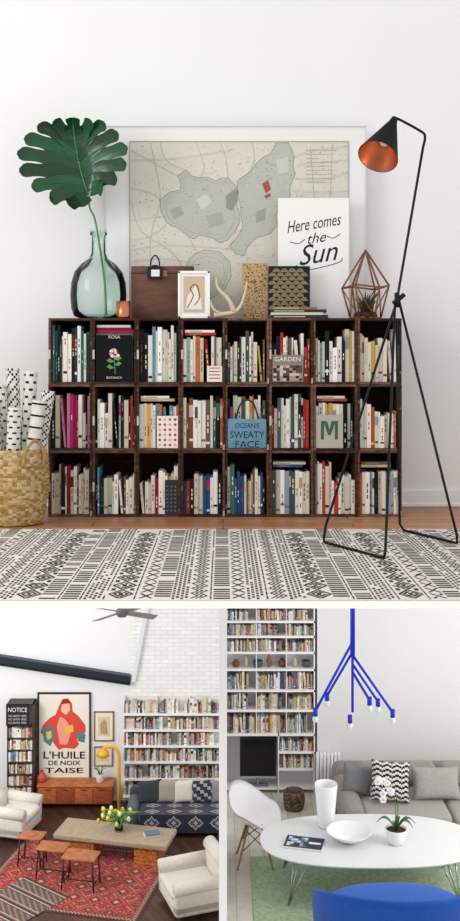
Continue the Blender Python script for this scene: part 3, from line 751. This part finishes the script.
for xa in (sx0+.08, sx1-.08):
    for ya in (y0+.1, y1-.1): b.tube([(xa, ya, ZL+.09), (xa, ya, ZL)], .03, C('#2a2018'))
b.obj('sofa')
for cx, col, w in ((-1.33, C('#3a3d40'), .22), (-1.02, C('#a39a8c'), .19), (-.72, C('#d9d0c2'), .2), (-.38, C('#30384a'), .23), (-.08, C('#8c8a88'), .15)):
    b = MB('fabric'); b.push(Matrix.Translation((cx, y1-.36, ZL+.62)) @ Matrix.Rotation(math.radians(-14), 4, 'X') @ Matrix.Rotation(R.uniform(-.12, .12), 4, 'Y'))
    b.pillow(w, .195, .08, (lambda i, j: C('#30384a') if (i//2+j//2) % 3 else C('#a8a49c')) if cx == -.38 else col, n=14)
    b.pop(); b.obj('throw_pillow')

OL = ZL+.0075
b = MB('stone'); b.push(Matrix.Translation((-1.84, 17.08, OL)) @ Matrix.Rotation(math.radians(-13), 4, 'Z'))
b.bbox(-1.0, 1.0, -.33, .33, .33, .41, C('#ab9880'), .012)
b.m = 'roughwood'
for xa in (-.5, .62):
    b.box(xa-.2, xa+.2, -.26, .26, 0, .33, C('#d07a40'))
    for k in range(5): b.box(xa-.202, xa+.202, -.263, .263, .03+k*.062, .036+k*.062, C('#8a4c30'))
b.pop(); b.obj('coffee_table')
TZ = OL+.411
b = MB('glass'); vx, vy, vz = -1.78, 17.1, TZ
b.lathe([(0, 0), (.06, 0), (.075, .03), (.07, .12), (.085, .2), (.078, .2), (.062, .12), (.066, .03), (0, .012)], (vx, vy, vz), C('#dfe8e0')); b.obj('glass_vase')
b = MB('leaf')
for k in range(66):
    a = R.uniform(0, 6.28); sp = R.uniform(.08, .44); h = R.uniform(.2, .42)
    e_ = (vx+sp*math.cos(a), vy+sp*.6*math.sin(a), vz+h-.25*sp)
    m_ = (vx+sp*.4*math.cos(a), vy+sp*.25*math.sin(a), vz+h*.75)
    s0 = (vx+.02*math.cos(a), vy+.02*math.sin(a), vz+.04)
    pts = smooth([s0, m_, e_], 4)
    if k % 3: b.tube(pts, .022, R.choice([C('#6d9f4a'), C('#96bb5e'), C('#5a8a44')]), n=5, r2=.004)
    else:
        b.tube(pts, .006, C('#6a9a48'), n=5); b.blob(e_, (.034, .034, .048), R.choice([C('#e8d64a'), C('#d9e08a'), C('#eef0b0'), C('#ddc93a')]), e=1, n=8)
b.obj('tulip_bouquet')
b = MB('paper'); b.push(Matrix.Translation((-1.2, 16.95, TZ)) @ Matrix.Rotation(.3, 4, 'Z')); b.box(-.15, .15, -.1, .1, 0, .025, C('#c9c2b4')); b.box(-.12, .13, -.09, .09, .025, .045, C('#6a7a8a')); b.pop(); b.obj('coffee_table_books')

def stool(cx, cy, w, d, h, rz, sc='#b06c44'):
    b = MB('wood'); b.push(Matrix.Translation((cx, cy, ZL+.009)) @ Matrix.Rotation(math.radians(rz), 4, 'Z'))
    b.bbox(-w/2, w/2, -d/2, d/2, h-.035, h, C(sc), .01)
    b.m = 'blackmetal'; K = C('#3a2c26')
    for sx in (-1, 1):
        for sy in (-1, 1):
            xa, ya = sx*(w/2-.04), sy*(d/2-.03)
            b.tube([(xa-.0, ya, h-.03), (xa+sx*.03, ya+sy*.02, .008)], .014, K)
        b.tube([(sx*(w/2-.02), -d/2+.02, .1), (sx*(w/2-.02), d/2-.02, .1)], .010, K)
    b.tube([(-w/2+.03, 0, .1), (w/2-.03, 0, .1)], .010, K)
    b.pop(); b.obj('nesting_stool')
stool(-3.2, 16.78, .42, .3, .50, -12); stool(-2.78, 16.38, .5, .32, .50, -12); stool(-2.28, 16.05, .56, .34, .52, -12)

def armchair(name, cx, cy, rz, w, d, hb, col, zf):
    b = MB('fabric'); b.push(Matrix.Translation((cx, cy, zf)) @ Matrix.Rotation(math.radians(rz), 4, 'Z'))
    b.bbox(-w/2, w/2, -d/2, d/2, .1, .3, col, .05)
    b.bbox(-w/2+.12, w/2-.12, -d/2-.02, d/2-.18, .3, .43, col, .06)
    b.bbox(-w/2+.06, w/2-.06, d/2-.2, d/2, .15, hb-.05, col, .07)
    b.tube([(-w/2+.04, d/2-.1, hb-.08), (w/2-.04, d/2-.1, hb-.08)], .11, col, n=16)
    for s_ in (-1, 1):
        b.bbox(s_*(w/2-.08)-.08, s_*(w/2-.08)+.08, -d/2, d/2-.03, .12, .50, col, .05)
        b.tube([(s_*(w/2-.07), -d/2, .50), (s_*(w/2-.07), d/2-.06, .52)], .1, col, n=16)
        for q_ in (-1, 1): b.tube([(s_*(w/2-.1), q_*(d/2-.1), .11), (s_*(w/2-.1), q_*(d/2-.1), 0)], .028, C('#3a2418'), r2=.018)
    b.pop(); b.obj(name)
armchair('armchair', -3.78, 17.9, 75, .82, .82, .62, C('#e2dcd2'), OL)
armchair('armchair', -.42, 15.5, -70, .95, .95, .80, C('#ddd5c8'), OL)

def persian(i, j):
    nx, ny = 96, 80
    e_ = min(i, j, nx-1-i, ny-1-j)
    if e_ < 2: return C('#4a1a1c')
    if e_ < 4: return C('#b89870') if (i+j) % 2 else C('#3a2c34')
    if e_ < 7: return R.choice([C('#7a2222'), C('#a84434')])
    u, v = (i % 12)-6, (j % 12)-6; d_ = abs(u)+abs(v)
    if d_ < 2: return C('#c8a47c')
    if d_ == 3: return C('#3a2a36')
    if d_ == 5: return C('#b45a3c')
    if d_ == 8: return C('#b88a68') if R.random() < .7 else C('#8c2424')
    return R.choice([C('#a02c2e'), C('#86222a'), C('#b03632'), C('#962a34')])
b = MB('fabric'); b.push(Matrix.Translation((-2.35, 16.35, ZL)) @ Matrix.Rotation(math.radians(-13), 4, 'Z'))
b.box(-1.45, 1.35, -1.1, 1.1, 0, .006, C('#6a2020')); b.grid((-1.45, -1.1, .0065), (2.8, 0, 0), (0, 2.2, 0), 96, 80, persian); b.pop(); b.obj('persian_rug')
def kilim(i, j):
    k = j % 14
    return {0: C('#5a3430'), 1: C('#b8ac98'), 2: C('#3a2c30'), 3: C('#3a2c30'), 4: C('#8a4a3c'), 5: C('#a89c88')}.get(k, C('#5f4c46') if (i+j) % 4 else C('#94826f'))
b = MB('fabric'); b.push(Matrix.Translation((-3.2, 15.55, ZL+.008)) @ Matrix.Rotation(math.radians(-38), 4, 'Z'))
b.box(-.5, .5, -1.1, .62, 0, .006, C('#6a5048')); b.grid((-.5, -1.1, .0065), (1.0, 0, 0), (0, 1.72, 0), 26, 74, kilim); b.pop(); b.obj('kilim_rug')

# ================================================================= LIVING ROOM (lower right)
ZR = -4.4; YR = 12.9
b = MB('plaster'); b.box(-.04, 6, YR, YR+.12, ZR, -1.0, C('#e8e8e8')); b.obj('wall_back.002')
b = MB('plaster'); b.box(-.031, .031, 7.8, YR, ZR-.05, -.8, C('#fafafa')); b.obj('wall_left')
b = MB('floor_pale'); b.box(.031, 6, 7.8, YR, ZR-.1, ZR, C('#d9d4ca')); b.obj('floor.002')
b = MB('plaster'); xw = X(317, 12.7); b.box(xw, 6, 12.66, YR, ZR, -1.0, C('#e8e7e5')); b.obj('wall_chimney')
b = MB('satin'); b.bbox(xw, 6, 12.645, 12.66, ZR, ZR+.1, C('#f0f0f0'), .004); b.obj('baseboard_back.002')
b = MB('satin'); b.box(1.25, 1.4, 10.0, 12.66, -1.15, -1.02, C('#eeeeee')); b.obj('trim_4')
ys = 12.64; x0, x1 = .035, X(315, ys); YP = YR-.002
b = MB('satin'); bk = MB('paper'); W = C('#f6f6f6')
rr_ = [606, 621, 636, 652, 669, 690, 710, 734]
for i, r_ in enumerate(rr_):
    z = Z(r_, ys); b.box(x0, x1, ys, YP, z-.026, z, W)
    if r_ == 669: continue
    hm = (r_-(rr_[i-1] if i else 590))*ys/1000-.026
    xa = x0+.016
    for k in range(3):
        xb = xa+(x1-x0)/3-.012; books(bk, xa, xb, ys+.03, z+.001, hm*.6, min(.23, hm*.9), .012, .03, .16, .45, BL2, gap=R.choice((0, .04, .09))); xa = xb+.012
for r_ in (752, 769, 788):
    z = Z(r_, ys); xs = X(279, ys) if r_ < 780 else x0
    b.box(xs, x1, ys, YP, z-.022, z, W)
    if r_ < 780: books(bk, xs+.01, x1-.02, ys+.03, z+.001, .1, .15, .012, .03, .15, .5, BL2)
for c_ in (256, 286): b.box(X(c_, ys), X(c_, ys)+.012, ys+.02, YP, Z(734, ys), -1.3, C('#e4e4e4'))
b.box(x1-.014, x1, ys, YP, ZR, -1.3, W); b.box(X(278, ys), X(278, ys)+.014, ys, YP, ZR, Z(734, ys), W); b.box(x0, x0+.014, ys, YP, ZR, -1.3, W)
b.obj('built_in_bookshelf'); bk.obj('books.003')
b = MB('satin'); z = Z(669, ys)+.001
pots = [([(0,0),(.6,0),(1,.35),(.9,.7),(.4,.88),(.5,1)], '#7a4630'), ([(0,0),(.5,0),(.7,.3),(.5,.6),(.3,.85),(.45,1)], '#c9b89a'), ([(0,0),(.8,0),(1,.5),(1.05,1),(.95,1),(.9,.1)], '#4a5a60'), ([(0,0),(.4,0),(.9,.5),(.5,.8),(.25,.9),(.4,1)], '#a05a38')]
for k, (c_, r2_, h) in enumerate(((236, .05, .09), (246, .04, .14), (258, .06, .08), (269, .04, .15), (282, .055, .1), (295, .045, .13), (306, .05, .08))):
    pf, h_ = pots[k % 4]; b.lathe([(r2_*a, h*z_) for a, z_ in pf], (X(c_, ys+.1), ys+.1, z), C(h_), n=18)
b.obj('pottery_collection')
b = MB('gloss'); y = 12.66; x0_, x1_ = X(240, y), X(276, y); zb = Z(788, ys)
b.bbox(x0_, x1_, y, y+.06, zb+.12, Z(738, y), C('#17181b'), .01); b.box(x0_+.02, x1_-.02, y-.002, y, zb+.16, Z(738, y)-.02, C('#0c0d10'))
b.m = 'satin'; b.box(x0_, x1_, y-.003, y+.04, zb+.115, zb+.14, C('#a8abb0')); b.tube([((x0_+x1_)/2, y+.04, zb+.002), ((x0_+x1_)/2, y+.04, zb+.14)], .02, C('#8a8c90')); b.bbox((x0_+x1_)/2-.13, (x0_+x1_)/2+.13, y, y+.12, zb+.001, zb+.015, C('#8a8c90'), .005)
b.obj('television')
b = MB('satin'); y = 12.52; x0_, x1_ = X(316, y), X(341, y)
n = 7; w = (x1_-x0_)/n
for k in range(n): b.bbox(x0_+k*w+.004, x0_+(k+1)*w-.004, y, y+.1, ZR+.1, Z(754, y), C('#f0f0ef'), .018)
b.tube([(x0_, y+.05, ZR+.16), (x1_, y+.05, ZR+.16)], .02, C('#f0f0ef')); b.tube([(x0_, y+.05, Z(758, y)), (x1_, y+.05, Z(758, y))], .02, C('#f0f0ef'))
for xa in (x0_+.03, x1_-.03): b.tube([(xa, y+.05, ZR), (xa, y+.05, ZR+.15)], .015, C('#f0f0ef'))
b.obj('radiator')
y = 12.2; b = MB('straw'); bx = X(294, y)
prof = [(0, .0)]+[(.11+.02*math.sin(i/10*2.6)+(.004 if i % 2 else 0), i*.022) for i in range(11)]+[(.09, .22), (.09, .05), (0, .05)]
b.lathe(prof, (bx, y, ZR), lambda i: R.choice([C('#6a5444'), C('#8a705a'), C('#54423a')]), n=30, ripple=.015, rn=15)
b.m = 'fabric'; b.blob((bx, y, ZR+.2), (.08, .08, .05), C('#4a4a4e'), e=.9, n=14); b.obj('wicker_basket')

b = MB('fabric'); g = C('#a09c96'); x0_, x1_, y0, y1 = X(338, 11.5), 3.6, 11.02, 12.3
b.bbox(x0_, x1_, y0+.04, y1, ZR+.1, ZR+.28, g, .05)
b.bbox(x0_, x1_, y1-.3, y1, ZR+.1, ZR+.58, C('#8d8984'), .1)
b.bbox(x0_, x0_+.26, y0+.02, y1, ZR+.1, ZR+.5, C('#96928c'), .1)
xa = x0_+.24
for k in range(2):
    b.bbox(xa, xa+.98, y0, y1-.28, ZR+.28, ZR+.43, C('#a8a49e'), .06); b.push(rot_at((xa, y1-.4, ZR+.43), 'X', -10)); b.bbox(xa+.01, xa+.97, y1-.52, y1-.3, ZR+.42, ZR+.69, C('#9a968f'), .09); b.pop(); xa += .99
for xa in (x0_+.1, x1_-.1):
    for ya in (y0+.15, y1-.1): b.tube([(xa, ya, ZR+.12), (xa, ya, ZR)], .025, C('#555555'))
b.obj('corner_sofa')
def chev(i, j):
    tri = abs((i % 8)-4)//2
    return C('#222225') if ((j+tri) % 4) < 2 else C('#dedad2')
b = MB('fabric'); b.push(Matrix.Translation((X(389, 11.5), 11.42, ZR+.655)) @ Matrix.Rotation(math.radians(-18), 4, 'X') @ Matrix.Rotation(.08, 4, 'Y')); b.pillow(.225, .22, .09, chev, n=32); b.pop(); b.obj('patterned_cushion')
b = MB('fabric'); b.push(Matrix.Translation((X(357, 11.6), 11.6, ZR+.6)) @ Matrix.Rotation(math.radians(-18), 4, 'X') @ Matrix.Rotation(.15, 4, 'Y')); b.pillow(.17, .16, .07, C('#808083')); b.pop(); b.obj('grey_cushion')
b = MB('fabric'); b.push(Matrix.Translation((X(434, 11.6), 11.5, ZR+.60)) @ Matrix.Rotation(math.radians(-22), 4, 'X')); b.pillow(.28, .18, .09, C('#a9a5a0')); b.pop(); b.obj('grey_cushion')

b = MB('shag'); b.bbox(.3, 2.7, 9.0, 10.98, ZR, ZR+.012, C('#aec3a2'), .006); b.obj('shag_rug')

# oval table
OR = ZR+.0125
TT = ZR+.5; tcx, tcy, ta, tb = X(369, 10.36), 10.34, 1.13, .59
b = MB('gloss')
n = 72; rings = [(0, 0, -.028), (.9, 0, -.028), (1, -.012, -.024), (1, 0, -.012), (1, 0, -.004), (1, -.006, 0), (0, 0, 0)]
vs = []; fs = []
for s_, o_, dz in rings:
    for j in range(n):
        t_ = 2*math.pi*j/n; cx_ = math.copysign(abs(math.cos(t_))**.82, math.cos(t_)); sy_ = math.copysign(abs(math.sin(t_))**.82, math.sin(t_))
        vs.append((tcx+cx_*(ta*s_+o_), tcy+sy_*(tb*s_+o_), TT+dz))
for i in range(len(rings)-1):
    for j in range(n): fs.append((i*n+j, i*n+(j+1) % n, (i+1)*n+(j+1) % n, (i+1)*n+j))
b.add(vs, fs, C('#e3e4e5'))
b.m = 'metal'; S = C('#b8babc'); zl = OR+.007
for sx, sy in ((-1, -1), (-1, 1), (1, -1), (1, 1)):
    px, py = tcx+sx*.72, tcy+sy*.3; f_ = (tcx+sx*.86, tcy+sy*.38, zl)
    b.tube([(px-.07, py, TT-.028), f_], .009, S); b.tube([(px+.09, py, TT-.028), f_], .009, S); b.tube([(px, py-sy*.1, TT-.028), f_], .009, S)
    b.tube([f_, (f_[0], f_[1], zl-.007)], .014, S)
b.obj('oval_coffee_table')
y = 10.62; vx = X(326, y); b = MB('gloss')
b.lathe([(0, 0), (.075, 0), (.085, .03), (.1, .2), (.122, .44), (.118, .46), (.11, .44), (.088, .2), (0, .02)], (vx, y, TT), C('#f6f6f6'), n=36); b.obj('white_vase')
y = 10.3; b = MB('gloss'); cx = X(349, y)
b.lathe([(0, .004), (.06, 0), (.13, .03), (.21, .085), (.235, .11), (.228, .112), (.2, .085), (.12, .04), (0, .02)], (cx, y, TT), C('#f2f3f4'), n=40); b.obj('serving_bowl')
b = MB('paper'); b.push(Matrix.Translation((X(304, 10.25), 10.22, TT)) @ Matrix.Rotation(math.radians(-14), 4, 'Z'))
b.bbox(-.2, .2, -.13, .13, 0, .022, C('#e8e8e6'), .004); b.box(-.195, .195, -.125, .125, .0222, .0235, C('#3a4654'))
b.grid((-.17, -.1, .024), (.2, 0, 0), (0, .2, 0), 6, 5, lambda i, j: R.choice([C('#56697c'), C('#3d4a58'), C('#8ba0b0'), C('#c9d2d8')]))
b.box(.05, .17, -.02, .02, .0236, .0245, C('#e8e8e6')); b.pop(); b.obj('magazine')
y = 10.25; ox = X(396, y); b = MB('gloss')
b.lathe([(0, 0), (.07, 0), (.085, .02), (.115, .15), (.108, .155), (.08, .06), (0, .05)], (ox, y, TT), C('#f2f2f2'), n=30)
b.m = 'matte'; b.lathe([(0, .14), (.1, .135)], (ox, y, TT), C('#3e342a'), n=20)
b.m = 'leaf'; GL = C('#2f6a36')
for a, l in ((.1, .2), (2.9, .2), (1.2, .14), (4.4, .15), (5.6, .2)):
    dx, dy = math.cos(a), math.sin(a)*.7; px, py = -dy, dx; vs = []; fs = []
    for i in range(8):
        u = i/7; w = .035*math.sin(math.pi*min(1, u*.9+.12)); zz = TT+.14+.12*math.sin(u*2.6)
        vs += [(ox+dx*l*u+px*w, y+dy*l*u+py*w, zz), (ox+dx*l*u, y+dy*l*u, zz-.01), (ox+dx*l*u-px*w, y+dy*l*u-py*w, zz)]
    for i in range(7): fs += [(i*3, i*3+1, i*3+4, i*3+3), (i*3+1, i*3+2, i*3+5, i*3+4)]
    b.add(vs, fs, GL, True)
for e in (((ox, y, TT+.14), (ox-.01, y, TT+.4), (ox-.05, y, TT+.58), (ox-.14, y-.02, TT+.68), (ox-.21, y-.04, TT+.64)), ((ox+.01, y, TT+.14), (ox+.02, y, TT+.35), (ox-.01, y-.02, TT+.52), (ox-.1, y-.05, TT+.56), (ox-.16, y-.06, TT+.47))):
    st = smooth(e, 6); b.m = 'leaf'; b.tube(st, .005, C('#5a7a3a'), n=6); b.m = 'paper'
    for p in st[-11::3]:
        cx_, cy_, cz_ = p.x+R.uniform(-.02, .02), p.y-.02, p.z+R.uniform(-.025, .015)
        for k in range(5):
            a = k*2*math.pi/5+.3; b.blob((cx_+.022*math.cos(a), cy_, cz_+.022*math.sin(a)), (.018, .006, .018), C('#f6f2f2'), e=1, n=8)
        b.blob((cx_, cy_-.008, cz_), (.007, .006, .007), C('#c98ab0'), e=1, n=6)
b.obj('potted_orchid')

# shell chair
b = MB('satin'); cx, cy, sh = .345, 10.85, .45; W = C('#e9e9e8'); back = math.radians(140)
vs = []; fs = []; nr, na = 10, 48
for layer in (0, 1):
    for i in range(nr+1):
        u = i/nr
        for j in range(na):
            t_ = 2*math.pi*j/na; dlt = math.cos(t_-back)
            rim = .16+.22*max(0, dlt)**1.5 - .17*max(0, -dlt)**2
            z_ = sh+rim*u**2.6 - layer*.008
            vs.append((cx+.285*u**.8*math.cos(t_), cy+.26*u**.8*math.sin(t_), ZR+z_))
for l in (0, 1):
    o_ = l*(nr+1)*na
    for i in range(nr):
        for j in range(na): fs.append((o_+i*na+j, o_+i*na+(j+1) % na, o_+(i+1)*na+(j+1) % na, o_+(i+1)*na+j))
o_ = (nr+1)*na
for j in range(na): fs.append((nr*na+j, nr*na+(j+1) % na, o_+nr*na+(j+1) % na, o_+nr*na+j))
b.add(vs, fs, W, True)
b.m = 'wood'
legs = []
for a in (45, 135, 225, 315):
    a = math.radians(a); p0 = (cx+.1*math.cos(a), cy+.1*math.sin(a), ZR+sh+.0); p1 = (cx+.27*math.cos(a), cy+.27*math.sin(a), OR); b.tube([p0, p1], .014, C('#b98a58'), r2=.011); legs.append((Vector(p0), Vector(p1)))
b.m = 'blackmetal'
for i in range(4):
    a0, a1 = legs[i]; c0, c1 = legs[(i+1) % 4]; b.tube([a0.lerp(a1, .15), c0.lerp(c1, .6)], .005, C('#222222')); b.tube([a0.lerp(a1, .6), c0.lerp(c1, .15)], .005, C('#222222'))
b.obj('shell_armchair')

# blue lounge chair
b = MB('fabric'); cx, cy = X(398, 9.05), 9.08; BL = C('#1f55b0'); na, ncs = 40, 12
vs = []; fs = []
for i in range(na+1):
    t_ = math.radians(160+220*i/na); k = (i/na-.5)*2
    h = .52+.34*(1-abs(k)**2.2); lean = .10*(1-abs(k)**2)
    ex, ey = math.cos(t_), math.sin(t_)
    for j in range(ncs):
        p = 2*math.pi*j/ncs; pr_ = math.cos(p); pz = math.sin(p)
        r_ = .055*math.copysign(abs(pr_)**.7, pr_); zz = .2+(h-.2)*(.5+.5*math.copysign(abs(pz)**.45, pz))
        o_ = lean*(zz-.2)/.5
        vs.append((cx+ex*(.70+r_+o_), cy+ey*(.50+r_+o_), ZR+zz))
for i in range(na):
    for j in range(ncs): fs.append((i*ncs+j, i*ncs+(j+1) % ncs, (i+1)*ncs+(j+1) % ncs, (i+1)*ncs+j))
fs.append(tuple(range(ncs))); fs.append(tuple(na*ncs+j for j in range(ncs)))
b.add(vs, fs, BL, True)
b.blob((cx, cy+.02, ZR+.36), (.66, .47, .13), C('#2660bd'), e=.8, e2=.4, n=36)
b.m = 'metal'
for sx in (-1, 1):
    for sy in (-1, 1): b.tube([(cx+sx*.4, cy+sy*.2, ZR+.26), (cx+sx*.48, cy+sy*.25+.2, OR)], .012, C('#b8babc'))
b.obj('blue_lounge_chair')

# chandelier
b = MB('satin'); y = 10.3; cx = X(352.5, y); BB = C('#1b2fc4')
b.tube([(cx, y, -1.15), (cx, y, Z(712, y))], .014, BB); b.tube([(cx, y, -1.15), (cx, y, -1.19)], .05, BB)
for sx in (-1, 1): b.tube([(cx+sx*.014, y-.01, -1.16), (cx+sx*.014, y-.01, Z(655, y))], .011, BB)
ends = [((352, 642), (314, 706), -.15), ((352, 652), (329, 702), .2), ((352, 655), (391, 709), -.1), ((352, 664), (381, 708), .2), ((352, 672), (366, 692), -.25), ((352, 700), (350, 718), 0)]
for (c0, r0), (c1, r1), dy in ends:
    p0 = Vector((cx, y, Z(r0, y))); p1 = Vector((X(c1, y), y+dy, Z(r1, y)))
    if dy: b.tube([p0, p1], .014, BB)
    b.tube([p1+Vector((0, 0, .03)), p1+Vector((0, 0, -.05))], .024, BB, n=12)
    b.m = 'gloss'; b.blob((p1.x, p1.y, p1.z-.08), (.03, .03, .04), C('#dfe6f0'), e=1, n=12); b.m = 'satin'
b.obj('branching_chandelier')

# ================================================================= LIGHT
w = bpy.data.worlds.new('World'); scene.world = w; w.use_nodes = True
bg = w.node_tree.nodes['Background']; bg.inputs[0].default_value = (1, .998, .992, 1); bg.inputs[1].default_value = .95
def area(name, loc, target, size, e):
    l = bpy.data.lights.new(name, 'AREA'); l.energy = e; l.size = size
    o = bpy.data.objects.new(name, l); o.location = loc
    o.rotation_euler = (Vector(target)-Vector(loc)).to_track_quat('-Z', 'Y').to_euler(); scene.collection.objects.link(o)
area('added_soft_light', (-4.5, 2.5, 3.2), (0, 6.5, .8), 2.0, 115)  # added unseen area light, gives the library soft direction from the left
area('added_soft_light.001', (-5.5, 14.5, -3.0), (-1.8, 17.5, -6.8), 2.0, 180)  # added area light out of view, brightens the lounge; no window modelled
area('added_soft_light.002', (4.6, 9.0, -1.8), (1.2, 11.5, -4.0), 1.6, 80)  # added off-frame fill for the living room, not a real source

cam = bpy.data.cameras.new('Camera'); co = bpy.data.objects.new('Camera', cam); scene.collection.objects.link(co)
co.location = (0, 0, EYE); co.rotation_euler = (math.pi/2, 0, 0)
cam.sensor_fit = 'VERTICAL'; cam.sensor_height = 24; cam.lens = 24*1000/921
cam.shift_y = -90.5/921; cam.shift_x = 7/921; cam.clip_end = 100
scene.camera = co
